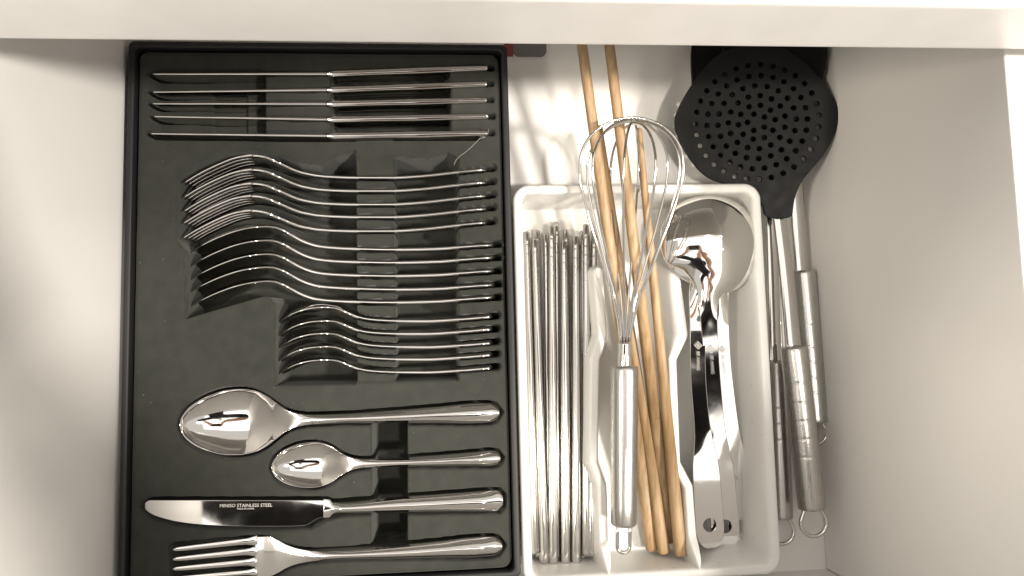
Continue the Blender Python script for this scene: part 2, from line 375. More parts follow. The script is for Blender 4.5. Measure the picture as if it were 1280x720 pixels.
def stand_piece(root, px, wl, L, s0, zc0, zc1, bowl, names, cut):
    """Blank on its side: side axis is vertical, the edge seen from above follows the pixel profile."""
    px = np.array(px, float); sx = np.linspace(px[0, 0], px[-1, 0], 200)
    sy = interp(sx, [tuple(p) for p in px]); arc = np.r_[0, np.cumsum(np.hypot(np.diff(sx), np.diff(sy)))]; sc_ = L / arc[-1]; arc = arc * sc_
    xs = cosspace(s0, L, 120); w = winterp(xs, wl) * K
    zc = interp(xs, [(0, zc0), (L * .4, zc0 + (zc1-zc0)*.35), (L, zc1)])
    X = np.interp(xs, arc, sx); Y = np.interp(xs, arc, sy)
    ze = zc + w
    sp = np.array([P(x, y, z) for x, y, z in zip(X, Y, ze)]); sp[:, 2] = zc
    # smooth plan curve
    side = np.tile(Zp, (len(xs), 1)); t2 = unit(np.gradient(sp, axis=0) * [1, 1, 0]); nr = np.cross(Zp, t2)       # towards the back (+y)
    sp2 = sp.copy()
    bow = interp(xs, bowl) if bowl else 0
    V, Fq, ri = sheet(sp2, side, nr, w, bow, interp(xs, [(s0, .0001), (L*.45, .0004), (L, .0012)]), .0002, interp(xs, [(s0, .0008), (cut*.7, .0010), (cut*1.2, .0018), (L, .0018)]), 12, .9)
    rows = [0, int(np.searchsorted(xs, cut)), len(xs)]
    return split_parts(V, Fq, ri, rows, names, MST, root), (sp2, xs, nr)
ordn = ['first', 'second', 'third', 'fourth', 'fifth']
def row_of(root, ends, x, z, labels, grp):
    y0 = P(x, ends[0], z); root['label'] = labels[0]; root['group'] = grp
    for k in range(1, 5):
        c = copy_tree(root, tuple(P(x, ends[k], z) - y0), labels[k]); c.rotation_euler.z = rng.uniform(-.006, .006); c.location.z += rng.uniform(-.0006, .0006)
# forks
r = thing('fork', P(420, 222, .004), '', 'fork')
def stand_fork(root):
    px = np.array(FORK_PX, float); L = 406.5
    sx = np.linspace(px[0, 0], px[-1, 0], 300); sy = interp(sx, [tuple(p) for p in px]); arc = np.r_[0, np.cumsum(np.hypot(np.diff(sx), np.diff(sy)))]; arc *= L / arc[-1]
    def zc(x): return interp(x, [(0, .0300), (160, .0320), (L, .0365)])
    def plan(x, wmm):
        X = np.interp(x, arc, sx); Y = np.interp(x, arc, sy); z = zc(x)
        q = np.array([P(a, b, c) for a, b, c in zip(X, Y, z + wmm)]); q[:, 2] = z; return q
    def nrm(q): t = unit(np.gradient(q, axis=0) * [1, 1, 0]); return np.cross(Zp, t)
    xs = cosspace(95, L, 110); w = winterp(xs, W_FORKH) * K
    full = plan(xs, np.interp(xs, [95, 130, 175, L], [.0126, .0105, .003, .006]))
    V, Fq, ri = sheet(full, np.tile(Zp, (len(xs), 1)), nrm(full), w, 0, interp(xs, [(95, .0001), (180, .0004), (L, .0011)]), .0002, .0017, 10)
    hd, ha = split_parts(V, Fq, ri, [0, int(np.searchsorted(xs, 160)), len(xs)], ['head', 'handle'], MST, root)
    for q in (-1.5, -.5, .5, 1.5):
        x = cosspace(0, 98, 28, .6); b = plan(x, np.full(28, .0126)); n = nrm(b)
        b[:, 2] += q * interp(x, [(0, 11.6), (60, 12.6), (98, 13.3)]) * K
        w = winterp(x, [(0, 0), (2, 1.6), (6, 2.2), (50, 3.1), (84, 3.8), (92, 5.2), (98, 6.4)]) * K
        V, Fq, _ = sheet(b, np.tile(Zp, (28, 1)), n, w, 0, .0004, .0003, .0015, 8)
        mesh('tine', V, Fq, MST, hd, root)
stand_fork(r)
row_of(r, FORK_END, 611, .040, ['fork on its side in the black case, next to the row of knives', 'fork on its side, second of its row counted from the knives',
       'middle fork of the five standing on their sides', 'fork on its side, fourth of its row counted from the knives', 'fork on its side, next to the standing tablespoons'], 'forks stacked on their sides')
r = thing('spoon', P(420, 311, .004), '', 'spoon')
stand_piece(r, SPOON_PX, W_SPOON, 400.5, 0, .0230, .0355, [(0, 0), (4, .0015), (20, .0034), (50, .0050), (75, .0048), (100, .0032), (120, .0016), (140, 0), (401, 0)], ['bowl', 'handle'], 140)
row_of(r, SPOON_END, 619, .040, ['tablespoon on its side, next to the row of forks', 'tablespoon on its side, second of its row counted from the forks',
       'middle tablespoon of the five standing on their sides', 'tablespoon on its side, fourth of its row counted from the forks', 'tablespoon on its side, next to the standing teaspoons'], 'tablespoons stacked on their sides')
r = thing('spoon', P(480, 401, .004), '', 'spoon')
stand_piece(r, TEA_PX, W_TEA, 287.5, 0, .0290, .0370, [(0, 0), (3, .0012), (14, .0021), (36, .0030), (54, .0028), (72, .0017), (88, .001), (100, 0), (288, 0)], ['bowl', 'handle'], 98)
row_of(r, TEA_END, 616, .040, ['teaspoon on its side, next to the standing tablespoons', 'teaspoon on its side, second of its row counted from the tablespoons',
       'middle teaspoon of the five standing on their sides', 'teaspoon on its side, fourth of its row counted from the tablespoons', 'teaspoon on its side, last of its row, by the lying tablespoon'], 'teaspoons stacked on their sides')
# standing knives (each has its own slight angle)
KL = [(189, 92.5, 411, 92, 609, 84.5), (189, 115, 411, 112, 608, 104.6), (189, 129.5, 411, 129.5, 608, 124.8), (191, 145.5, 411, 149, 610, 145.2), (187, 167, 411, 169.5, 609, 166.2)]
klab = ['knife standing on edge, nearest to the rim of the black case', 'knife standing on edge, second from the rim of the case', 'middle knife of the five standing on edge',
        'knife standing on edge, fourth from the rim of the case', 'knife standing on edge, next to the row of forks']
for i, (x0, y0, x1, y1, x2, y2) in enumerate(KL):
    r = thing('knife', P(400, (y0 + y2)/2, .004), klab[i], 'knife', 'knives standing on edge')
    xs = cosspace(x0, x1, 40, .5); u = (xs - x0) / (x1 - x0)
    w = winterp(u, [(0, 0), (.01, .0035), (.05, .0065), (.15, .0090), (.4, .0106), (.85, .0106), (.93, .0075), (1, .0062)])
    zt = .0450 - np.maximum(0, .0035 - w) - .0004*0
    zc = zt - w
    sp = np.array([P(x, y0 + (y1-y0)*v, z) for x, v, z in zip(xs, u, zt)]); sp[:, 2] = zc
    t = unit(np.gradient(sp, axis=0) * [1, 1, 0])
    V, Fq, _ = sheet(sp, np.tile(Zp, (40, 1)), np.cross(Zp, t), w, 0, .0002, .0002, interp(u, [(0, .0009), (.3, .0013), (1, .0020)]), 10)
    mesh('blade', V, Fq, MST, r)
    xs = cosspace(x1 - 2, x2, 50, .6); u = (xs - x1 + 2) / (x2 - x1 + 2)
    w = interp(u, [(0, .0058), (.04, .0062), (.3, .0058), (.9, .0074), (1, .0068)])
    zt = np.full(50, .0458)
    sp = np.array([P(x, y1 + (y2-y1)*v, z) for x, v, z in zip(xs, u, zt)]); sp[:, 2] = zt - w
    t = unit(np.gradient(sp, axis=0) * [1, 1, 0])
    th = interp(u, [(0, .0020), (.06, .0048), (.15, .0050), (.7, .0040), (1, .0030)])
    V, Fq, _ = sheet(sp, np.tile(Zp, (50, 1)), np.cross(Zp, t), w, 0, .0006, .0006, th, 10)
    mesh('handle', V, Fq, MST, r)

# ------------------------------------------------------------------ the black case and its insert
BX0, BX1, BY0, BY1 = -.1998, .0424, -.1405, .2040
case = thing('cutlery_case', ((BX0+BX1)/2, (BY0+BY1)/2, 0), 'black gift case with dark grey flocked insert holding the cutlery set', 'cutlery case')
ring = lambda i, z, rr: np.column_stack([rrloop(BX0 + i, BX1 - i, BY0 + i, BY1 - i, rr), np.full(44, z)])
def rings(L):
    n = len(L[0]); V = np.vstack(L); Fq = [(i*n + j, i*n + (j+1) % n, (i+1)*n + (j+1) % n, (i+1)*n + j) for i in range(len(L)-1) for j in range(n)]
    return V, Fq
V, Fq = rings([ring(.0004, .0005, .004), ring(.0001, .001, .004), ring(0, .0452, .004), ring(.0003, .0459, .0038), ring(.0009, .0462, .0035), ring(.0032, .0462, .003), ring(.0038, .0459, .003), ring(.0041, .0452, .003), ring(.0042, .0300, .003)])
mesh('case_wall', V, Fq, MBOX, case)
boxobj('base', box(BX0 + .001, BX1 - .001, BY0 + .001, BY1 - .001, .0002, .0022, .0003), MBOX, case)

def pxw(L, z=ZT): return [tuple(P(a, b, z)[:2]) for a, b in L]
def insert_h(X, Y, sd):
    px = K                                                     # one photo pixel in metres
    dep = np.zeros_like(X)
    def rec(sdf, depth, soft=3.0): return depth * sst(.5 - sdf / (soft * px))
    def rect(x0, x1, y0, y1, depth, soft=4, r=6):
        L = [(x0+r, y0), (x1-r, y0), (x1-.3*r, y0+.3*r), (x1, y0+r), (x1, y1-r), (x1-.3*r, y1-.3*r), (x1-r, y1), (x0+r, y1), (x0+.3*r, y1-.3*r), (x0, y1-r), (x0, y0+r), (x0+.3*r, y0+.3*r)]
        return rec(polysdf(X, Y, pxw(L)), depth, soft)
    mx = np.maximum
    # knives
    dep = mx(dep, rect(188, 330, 88, 173, .012, 7)); dep = mx(dep, rect(256, 306, 112, 168, .014, 9)); dep = mx(dep, rect(414, 563, 90, 170, .036, 4, 8))
    for (x0, y0, x1, y1, x2, y2) in KL:
        d = np.minimum(segdist(X, Y, *pxw([(x0 - 3, y0), (x1, y1)])), segdist(X, Y, *pxw([(x1, y1), (x2 + 6, y2)])) - .6*px)
        dep = mx(dep, rec(d - 2.9*px, .030, 2.2))
    dep = mx(dep, rec(polysdf(X, Y, pxw([(183, 163), (330, 165), (600, 162), (600, 174), (400, 176), (185, 174)])), .012, 4))
    # long common pocket of forks and spoons
    fk = [(221, 222), (250, 203), (285, 190.5), (318, 188), (345, 193), (372, 204), (400, 207), (418, 196), (443, 190), (443, 479), (345, 481), (344, 378), (338, 370), (328, 368.5), (233, 396), (231, 330), (232, 312), (221, 298)]
    pk = rec(polysdf(X, Y, pxw(fk)), 1.0, 5)
    pk2 = rec(polysdf(X, Y, pxw([(435, 196), (492, 196), (536, 198), (560, 192), (572, 200), (572, 474), (435, 477)])), 1.0, 5)
    blk = rec(polysdf(X, Y, pxw([(443, 170), (492, 170), (494, 490), (445, 490)])), 1.0, 2.5)
    py_f = [[(a, b + FORK_END[k] - FORK_END[0]) for a, b in FORK_PX] for k in range(5)]
    df = np.min([polydist(X, Y, pxw(c)) for c in py_f], axis=0)
    forkzone = rec(polysdf(X, Y, pxw([(215, 180), (400, 180), (400, 288), (350, 281), (310, 279), (232, 299), (215, 300)])), 1.0, 8)
    base = .037 * (1 - forkzone) + forkzone * (.018 + .016 * sst(1.5 - df / (4.5*px)))
    dep = mx(dep, pk * base); dep = mx(dep, pk2 * .035)
    dep = dep * (1 - blk) + blk * np.minimum(dep, .0035)
    for PXL, ENDS in ((FORK_PX, FORK_END), (SPOON_PX, SPOON_END), (TEA_PX, TEA_END)):
        for k in range(5):
            c = [(a, b + ENDS[k] - ENDS[0] - 1.3) for a, b in PXL if a > 428] ; c.append((c[-1][0] + 6, c[-1][1] - .5))
            dep = mx(dep, rec(polydist(X, Y, pxw(c)) - 4.3*px, .034, 2.0))
    # lying pieces
    def pocket(o, grow, depth): return rec(polysdf(X, Y, pxw(o)) - grow*px, depth, 3)
    dep = mx(dep, pocket(outline(SP0, SP1, 400.5, W_SPOON), 3.6, .021)); dep = mx(dep, pocket(outline(TS0, TS1, 287.5, W_TEA), 3.4, .018))
    kn_o = [(176, 634), (178, 627), (186, 622.5), (408, 622), (416, 625), (500, 618.5), (600, 611), (625, 610.5), (632, 618), (632, 634), (625, 641.5), (560, 643), (430, 645.5), (410, 650), (400, 655), (388, 661), (340, 662.5), (268, 661), (220, 656), (190, 648)]
    dep = mx(dep, pocket(kn_o, .5, .012))
    fko = outline(FK0, FK1, 406.5, [(0, 21), (40, 23), (95, 24.5)] + W_FORKH[1:]); dep = mx(dep, pocket(fko, 3.4, .019))
    for cx, cy in ((550, 510), (593.5, 529.5), (553, 568.5), (592, 581), (553.6, 618.5), (595, 640), (553, 678), (593.5, 694)):      # little finger nicks beside the handles
        dep = mx(dep, rec(np.hypot(X - P(cx, cy, ZT)[0], Y - P(cx, cy, ZT)[1]) - 3.4*px, .006, 3))
    dep = mx(dep, rect(465, 508, 526, 684, .0395, 4, 5))
    # rolled edge
    edge = .0034 * (1 - np.sqrt(np.clip(1 - (1 - np.clip(-sd / .0034, 0, 1))**2, 0, 1)))
    wob = .00025*np.sin(X*55 + 1.3)*np.sin(Y*41) + .00012*np.sin(X*170)*np.sin(Y*140 + 1)
    return ZT - np.maximum(dep, edge) + wob
V, Fq = heightfield(BX0 + .0051, BX1 - .0051, BY0 + .0051, BY1 - .0051, .0065, .00062, insert_h)
# soften the pocket walls a little
mesh('insert', V, Fq, MINS, case)
cr = [(610.5, 161), (610, 167), (606, 171.5), (600, 173), (594, 179), (588, 185), (582, 190), (575, 195), (570, 200), (567.5, 206)]
V, Fq = tube([P(a, b, ZT + .0001) for a, b in cr], .00028, 6); mesh('crease', V, Fq, mat('worn_edge', (.20, .195, .17), .7), case)

# ------------------------------------------------------------------ white utensil tray
TX0, TX1, TY0, TY1, TZ = .0438, .2122, -.1475, .1098, .045
tray = thing('utensil_tray', ((TX0+TX1)/2, (TY0+TY1)/2, 0), 'white plastic utensil tray with three compartments', 'utensil tray')
D1 = pxw([(751, 338), (757, 418), (747, 449), (745, 582), (756, 612), (762, 760)], .042)
D2 = pxw([(850, 344), (860, 418), (845, 449), (850, 582), (866, 612), (877, 760)], .042)
def tray_h(X, Y, sd):
    d = -sd; fl = .0055
    yr = P(900, 338, .03)[1]
    low = sst((yr + .006 - Y) / .012)
    rightside = sst((X - .165) / .02)
    slope = .0042 + .010 * low * rightside
    wall = 1 - sst((d - .0055) / slope)
    def div(D, lw):
        dd = polydist(X, Y, D); cx = np.interp(-Y, [-p[1] for p in D], [p[0] for p in D])
        sl = np.where(X < cx, lw, .0065)
        return (1 - sst((dd - .0022 - -.0 + .003 * np.clip((TY0 + .022 - Y) / .018, 0, 1)**2) / sl)) * (.72 + .26*sst((TY0 + .026 - Y) / .018))
    up = sst((P(850, 455, .03)[1] - Y) / -.02)
    z = np.maximum.reduce([wall, div(D1, .0065), div(D2, .0055 + .012 * up)])
    # rounded compartment ends and a slightly raised step where the narrow troughs begin
    zz = fl + (TZ - fl) * z
    rim = .0030 * (1 - np.sqrt(np.clip(1 - (1 - np.clip(d / .0030, 0, 1))**2, 0, 1)))
    return zz - rim + .0003 * sst((d - .002)/.001) * 0
V, Fq = heightfield(TX0, TX1, TY0, TY1, .0115, .0007, tray_h)
mesh('compartments', V, Fq, MWP, tray)
tr = lambda i, z: np.column_stack([rrloop(TX0 + i, TX1 - i, TY0 + i, TY1 - i, .0115 - i*.5), np.full(44, z)])
V, Fq = rings([tr(0, .0421), tr(.0003, .0405), tr(.0016, .0400), tr(.0022, .0385), tr(.0055, .003), tr(.0075, .0008), tr(.02, .0004)])
mesh('outer_wall', V, Fq, MWP, tray)

# ------------------------------------------------------------------ steel chopsticks
tips = [(657.8, 289.4), (671, 287.5), (668, 298.6), (682, 291.7), (689.4, 282), (695.3, 277.5), (705, 301), (707.5, 287), (719.7, 295), (723, 299), (728, 288.6), (732.5, 280.3), (740.5, 289), (743.3, 292.8)]
ends = [(668, 694), (674, 699), (680.5, 706), (687, 703), (691.7, 708), (698, 702), (706.7, 708), (713, 701), (720, 708), (716, 699), (728, 703), (733, 697), (731, 690), (739, 697)]
hi = [1, 0, 1, 0, 1, 0, 1, 0, 1, 0, 0, 1, 0, 1]
for k in range(14):
    zt_ = .0115 + (.0075 if hi[k] else 0) + rng.uniform(-.0005, .001); ze_ = .0130 + (.0075 if hi[k] else 0)
    a = P(*tips[k], zt_); b = P(ends[k][0], ends[k][1] - 2, ze_); d = unit(b - a); L = np.linalg.norm(b - a)
    s = [0, .0004, .0012]; rr = [.0014, .0021, .0025]
    for g in range(6):
        s0 = .009 + g*.0062; s += [s0 - .0012, s0 - .0004, s0 - .0002, s0 + .0002, s0 + .0004, s0 + .0012]; q = .0025 + s0*.0045; rr += [q, q, q - .00004, q - .00004, q, q]
    s += [.048, .06, .09, .12, .16, .19, L - .003, L - .0012, L - .0003, L]; rr += [.00275, .0028, .0030, .0032, .0034, .0036, .0038, .0036, .0029, .0018]
    V, Fq = tube([a + d*x for x in s], np.array(rr) * .92, 18)
    o = mesh('chopstick', V - b, Fq, MST2); o.location = b
    tag(o, 'stainless steel chopstick in the narrow compartment next to the black case', 'chopstick', 'steel chopsticks lying in a bundle')

# ------------------------------------------------------------------ bamboo chopsticks
BAM = [((721, 10), (815, 687), .0135, .087, .0030, .0042, 'long bamboo chopstick on the outer side, next to the whisk rim'),
       ((756, 10), (838, 677), .0135, .087, .0030, .0042, 'long bamboo chopstick running through the middle of the whisk wires'),
       ((749, 157), (830, 691), .0190, .056, .0019, .0042, 'shorter bamboo chopstick lying against the outer long one'),
       ((798, 160), (851, 694), .0270, .056, .0021, .0041, 'bamboo chopstick lying next to the steel serving spoons')]
for (t0, e0, ze, zt_, rt, re, lab) in BAM:
    a = P(*t0, zt_); b = P(*e0, ze); d = unit(b - a); L = np.linalg.norm(b - a)
    s = np.array([0, .0006, .002, .05*L/.3, .5*L, .75*L, L - .0022, L - .0006, L]); rr = np.interp(s, [0, L], [rt, re]); rr[0] *= .6; rr[1] *= .9; rr[-1] *= .72; rr[-2] *= .93
    r = thing('chopstick', b, lab, 'chopstick', 'bamboo chopsticks')
    V, Fq = tube([a + d*x for x in s[:6]], rr[:6], 16, sq=.26, roll=.3); mesh('tip', V, Fq, MBAM, r)
    V, Fq = tube([a + d*x for x in s[5:]], rr[5:], 16, sq=.26, roll=.3); mesh('grip', V, Fq, MBAM, r)

# ------------------------------------------------------------------ whisk
A0 = P(779.5, 657, .0520); A1 = P(780.5, 457, .0560); A2 = P(781, 428, .0585); A3 = P(792, 147, .088)
r = thing('whisk', P(780, 560, .045), 'steel balloon whisk with thick brushed handle lying across the utensil tray', 'whisk')
d = unit(A1 - A0); L = np.linalg.norm(A1 - A0)
s = [0, .0003, .0012, .002, .012, .5*L, L - .010, L - .003, L - .0012, L - .0002, L]; q = [.0058, .0070, .0078, .0081, .0082, .0085, .0088, .0088, .0086, .0078, .0066]
V, Fq = tube([A0 + d*x for x in s], q, 32); mesh('handle', V, Fq, MBR, r)
V, Fq = tube([A1 - d*.004, A1 + d*.0, A2 - d*.0006, A2], [.0046, .0046, .0043, .0040], 24, sq=.1); mesh('ferrule', V, Fq, MST, r)
def ushape(c, w, l, ax, sd, n=14):
    pts = [c + sd*w*.95 - ax*.004, c + sd*w + ax*.004, c + sd*w + ax*(l - w)]
    pts += [c + ax*(l - w) + sd*w*math.cos(t) + ax*w*math.sin(t) for t in np.linspace(0, math.pi, n)[1:-1]]
    return pts + [c - sd*w + ax*(l - w), c - sd*w + ax*.004, c - sd*w*.95 - ax*.004]
sd = unit(np.cross(d, Zp))
V, Fq = tube(ushape(A0, .0040, .0168, -d, sd), .00125, 10); mesh('hanging_loop', V, Fq, MST, r)
axv = A3 - A2; AL = np.linalg.norm(axv); axd = axv / AL; sx = unit(np.cross(axd, Zp)); sy = np.cross(sx, axd)
cen = [(0, 0), (.5, .0), (.75, .0012), (1, 0)]
prof = [(0, .0026), (.10, .0048), (.20, .0080), (.32, .0140), (.44, .0196), (.56, .0252), (.66, .0292), (.74, .0316), (.80, .0319), (.83, .0318), (.90, .0282), (.945, .0232), (.975, .0165), (.992, .0090), (1, 0)]
for k, (ang, hscale, rs) in enumerate(((4, 1.0, 1.0), (40, .985, .98), (78, .975, .98), (112, .98, .97), (150, .99, .985))):
    th = math.radians(ang); dirv = sx*math.cos(th) + sy*math.sin(th)
    tt = np.r_[np.linspace(0, .80, 30), .80 + .20*np.sin(np.linspace(0, math.pi/2, 22))[1:]]
    rad = interp(tt, prof) * rs
    tail = np.clip(tt, 0, 1); rad = np.where(tt > .80, .0319*rs*np.sqrt(np.clip(1 - ((tt-.80)/.2)**2, 0, 1)), rad)
    up = [A2 + axd*AL*t*hscale + dirv*q for t, q in zip(tt, rad)]; dn = [A2 + axd*AL*t*hscale - dirv*q for t, q in zip(tt, rad)][::-1][1:]
    V, Fq = tube(up + dn, .00080, 8); mesh('wire', V, Fq, MST, r)

# ------------------------------------------------------------------ three nested serving spoons, face down
W_SRV = [(0, 0), (2, 17), (6, 29), (14, 42), (28, 54), (45, 61.5), (58, 63), (74, 60.5), (88, 53), (99, 42), (107, 31), (115, 21.5), (125, 14.5), (140, 10.8), (170, 9.2), (230, 8.8), (280, 9), (305, 10.5), (325, 13.5), (342, 16), (365, 17), (420, 17.8), (434, 15), (442, 9), (445, 0)]
B_SRV = [(0, 0), (2, .0018), (8, .0048), (20, .0085), (42, .0122), (60, .0130), (80, .0114), (97, .0084), (110, .0054), (125, .0028), (145, .0008), (170, 0), (445, 0)]
SV = [((883, 246), (889, 686), .0376, .0215, 'steel serving spoon with its handle end uppermost, fully showing its round hole', -6.5),
      ((884.5, 244), (908.5, 687), .0400, .0180, 'steel serving spoon whose domed bowl lies uppermost in the stack', 0),
      ((884, 245), (931, 687), .0352, .0145, 'steel serving spoon at the bottom of the stack, nearest to the black turner', 0)]
for k, (h0, e0, z0, z1, lab, _) in enumerate(SV):
    a = P(*h0, z0); b = P(*e0, z1); L = 445.0
    if k == 0: hinge = None
    r = thing('serving_spoon', P(*e0, .007), lab, 'serving spoon', 'nested steel serving spoons')
    xs = cosspace(0, L, 190, .6)
    # bowl axis runs straight down the tray, the handle fans out from the neck
    c0 = P(884.5, 244, z0); bd = unit(P(890, 345, z0) - c0); n0 = c0 + bd * 105 * .00054
    neck = P((872, 884, 897)[k], 362, z0); he = b
    scale = np.linalg.norm(b - a) / L
    ctrl = np.array([c0, c0 + bd*55*scale, c0 + bd*95*scale, P((870, 882, 895)[k], 372, z0), P((870.5, 887.5, 902)[k], 450, z0*.7 + z1*.3), P((881, 899, 918)[k], 570, z0*.35 + z1*.65), b])
    al = np.r_[0, np.cumsum(np.linalg.norm(np.diff(ctrl, axis=0), axis=1))]; al *= L / al[-1]
    sp = np.column_stack([interp(xs, list(zip(al, ctrl[:, i]))) for i in range(3)])
    for _ in range(25): sp[1:-1] = (sp[:-2] + 2*sp[1:-1] + sp[2:]) / 4
    sp[:, 2] += interp(xs, [(0, 0), (75, .0004), (118, .0034), (140, .0038), (220, .0022), (300, .0005), (345, 0), (445, 0)])
    tg = unit(np.gradient(sp, axis=0)); side = unit(np.cross(Zp, tg)); nr = np.cross(tg, side)
    ro = np.radians(interp(xs, [(0, 0), (95, 0), (140, 9.5), (290, 9.5), (335, 2), (445, 2)]))[:, None] * (1.0, 1.0, .2)[k]
    side, nr = side*np.cos(ro) + nr*np.sin(ro), nr*np.cos(ro) - side*np.sin(ro)
    w = winterp(xs, W_SRV) * scale
    V, Fq, ri = sheet(sp, side, nr, w, interp(xs, B_SRV), 0, 0, .0013, 26, 1.0)
    bowl_, handle_ = split_parts(V, Fq, ri, [0, int(np.searchsorted(xs, 122)), len(xs)], ['bowl', 'handle'], MST, r)
    # punched hole
    hc = sp[int(np.searchsorted(xs, 414))]
    cut = mesh('cut', *tube([hc - Zp*.01, hc + Zp*.01], .0047, 28), MST, None)
    cut.data.polygons.foreach_set('use_smooth', [False]*len(cut.data.polygons))
    md = handle_.modifiers.new('hole', 'BOOLEAN'); md.operation = 'DIFFERENCE'; md.object = cut; md.solver = 'EXACT'
    bpy.context.view_layer.update()
    me = bpy.data.meshes.new_from_object(handle_.evaluated_get(bpy.context.evaluated_depsgraph_get()))
    handle_.modifiers.clear(); handle_.data = me; bpy.data.objects.remove(cut)
    # engraved mark
    for body, at_, size in (('BE HANG', 211, .0030),):
        i = int(np.searchsorted(xs, at_)); o = sp[i] + nr[i] * .0024
        text('engraving', body, size, frame(o, tg[i], nr[i]), MTX, handle_, r)
    i = int(np.searchsorted(xs, 190)); o = sp[i] + nr[i]*.0024; f_ = frame(o, tg[i], nr[i])
    q = .0024; rot = Matrix.Rotation(math.radians(45), 4, 'Z')
    def sqr(h): return [(-h, -h), (h, -h), (h, h), (-h, h)]
    plate('emblem', [sqr(.0019), sqr(.0014)[::-1]], .00008, .00001, f_ @ rot, MTX, r).parent = r
    plate('emblem', [sqr(.0009), sqr(.0004)[::-1]], .00008, .00001, f_ @ rot, MTX, r).parent = r

# ------------------------------------------------------------------ black nylon tools
def tool(name, label, h0, h1, hr, sh, loop_w, loop_l, ringmarks):
    """h0/h1: (px, py, z) of the handle's top and bottom; sh: shaft points (px, py, z, halfwidth m)."""
    a = P(*h0); b = P(*h1); r = thing(name, b, label, 'kitchen tool', 'black nylon kitchen tools with steel handles')
    d = unit(b - a); L = np.linalg.norm(b - a)
    s = [0, .0004, .0014, .003]; q = [hr*.8, hr*.95, hr, hr]
    for m_ in ringmarks:
        x = L*m_; s += [x - .0020, x - .0006, x - .0003, x + .0003, x + .0006, x + .0020]; q += [hr, hr, hr - .0001, hr - .0001, hr, hr]
    s += [L - .003, L - .0014, L - .0004, L]; q += [hr, hr, hr*.95, hr*.8]
    V, Fq = tube([a + d*x for x in s], q, 32); mesh('handle', V, Fq, MBR, r)
    sd = unit(np.cross(d, Zp)); t = np.linspace(0, 1, 26)
    wv = interp(t, [(0, .45), (.12, .5), (.3, .68), (.5, .92), (.65, 1), (.8, .9), (.93, .55), (1, 0)]) * loop_w
    ln = np.where(t < .65, t*loop_l/ .65*.62, 0); 
    pth = []
    for tt in np.linspace(0, 1, 30):
        ang = tt * math.pi                                       # around a teardrop
        pth.append((math.cos(ang), math.sin(ang)))
    R = loop_w; c = b + d*(loop_l - R)
    arc_ = [c + sd*R*math.cos(x) + d*R*math.sin(x) for x in np.linspace(-.55, math.pi + .55, 26)]
    neck = loop_w*.52
    path = [b - d*.003 + sd*neck, b + d*.001 + sd*neck] + arc_ + [b + d*.001 - sd*neck, b - d*.003 - sd*neck]
    p = np.array(path)
    for _ in range(2): p[1:-1] = (p[:-2] + 2*p[1:-1] + p[2:]) / 4
    V, Fq = tube(p, .0014, 10); mesh('hanging_loop', V, Fq, MST, r)
    pts = np.array([P(*x[:3]) for x in sh]); w = np.array([x[3] for x in sh])
    al = np.r_[0, np.cumsum(np.linalg.norm(np.diff(pts, axis=0), axis=1))]; xs = np.linspace(0, al[-1], 30)
    sp = np.column_stack([interp(xs, list(zip(al, pts[:, i]))) for i in range(3)]); tg = unit(np.gradient(sp, axis=0)); side = unit(np.cross(Zp, tg))
    V, Fq, _ = sheet(sp, side, np.cross(tg, side), np.interp(xs, al, w), 0, .0012, .0008, .0016, 10); mesh('shaft', V, Fq, MST2, r)
    return r
# skimmer on top of the pile
sk = tool('skimmer', 'black skimmer with rows of round holes lying on top of the tools', (992, 433, .0335), (1015, 636, .0290), .0090,
          [(973, 264, .0345, .0040), (976, 284, .0342, .0043), (984, 350, .0338, .0046), (992, 437, .0335, .0050)], .0092, .0185, [.22, .34, .45, .56, .67])
zs = .0315
zs = .0425; nrm_s = np.array([-.21, -.13, 1.0]); org = P(945.5, 153, zs)
def on_plane(px, py):
    r_ = RW @ np.array([(px - 640) / F, (py - 360) / F, 1.0]); c_ = np.array([0, 0, H]); return c_ + r_ * (np.dot(org - c_, nrm_s) / np.dot(r_, nrm_s))
mtx = frame(org, on_plane(1045.5, 151) - org, nrm_s)
ks = float(np.linalg.norm(P(995, 153, zs) - P(895, 153, zs)) / 100)
pxo = [(1049, 138), (1045, 166), (1030, 193), (1012, 214), (1002, 226), (994, 243), (991, 258), (990, 272), (972, 274), (955, 271), (953, 258), (947, 246), (930, 237), (903, 230), (882, 222), (863, 202), (848, 176), (841, 153), (849, 131), (862, 109), (880, 84), (898, 67), (917, 59.5), (940, 57), (962, 57.5), (982, 62), (1003, 76), (1022, 94), (1037, 114)]
def smooth_loop(L, n=2):
    L = np.array(L, float)
    for _ in range(n):
        a = .75*L + .25*np.roll(L, -1, 0); b = .25*L + .75*np.roll(L, -1, 0); L = np.stack([a, b], 1).reshape(-1, 2)
    return L
inv = np.array(mtx.inverted())
def loc2(px, py): q = inv @ np.append(on_plane(px, py), 1); return (q[0], q[1])
loops = [np.array([loc2(*p) for p in smooth_loop(pxo)])]
for rad, n in ((70, 31), (57, 26), (44.5, 20), (32.5, 15), (21, 10), (10.5, 5)):
    for k in range(n):
        an = 2*math.pi*(k + (.5 if n % 2 else .2)) / n; cx, cy = rad*ks*math.cos(an)*1.03, rad*ks*math.sin(an)*.98
        hr = .00172
        loops.append(np.array([(cx + hr*math.cos(t), cy + hr*math.sin(t)) for t in np.linspace(0, -2*math.pi, 16, endpoint=False)]))
plate('head', loops, .0034, .0006, mtx, MNY, sk)
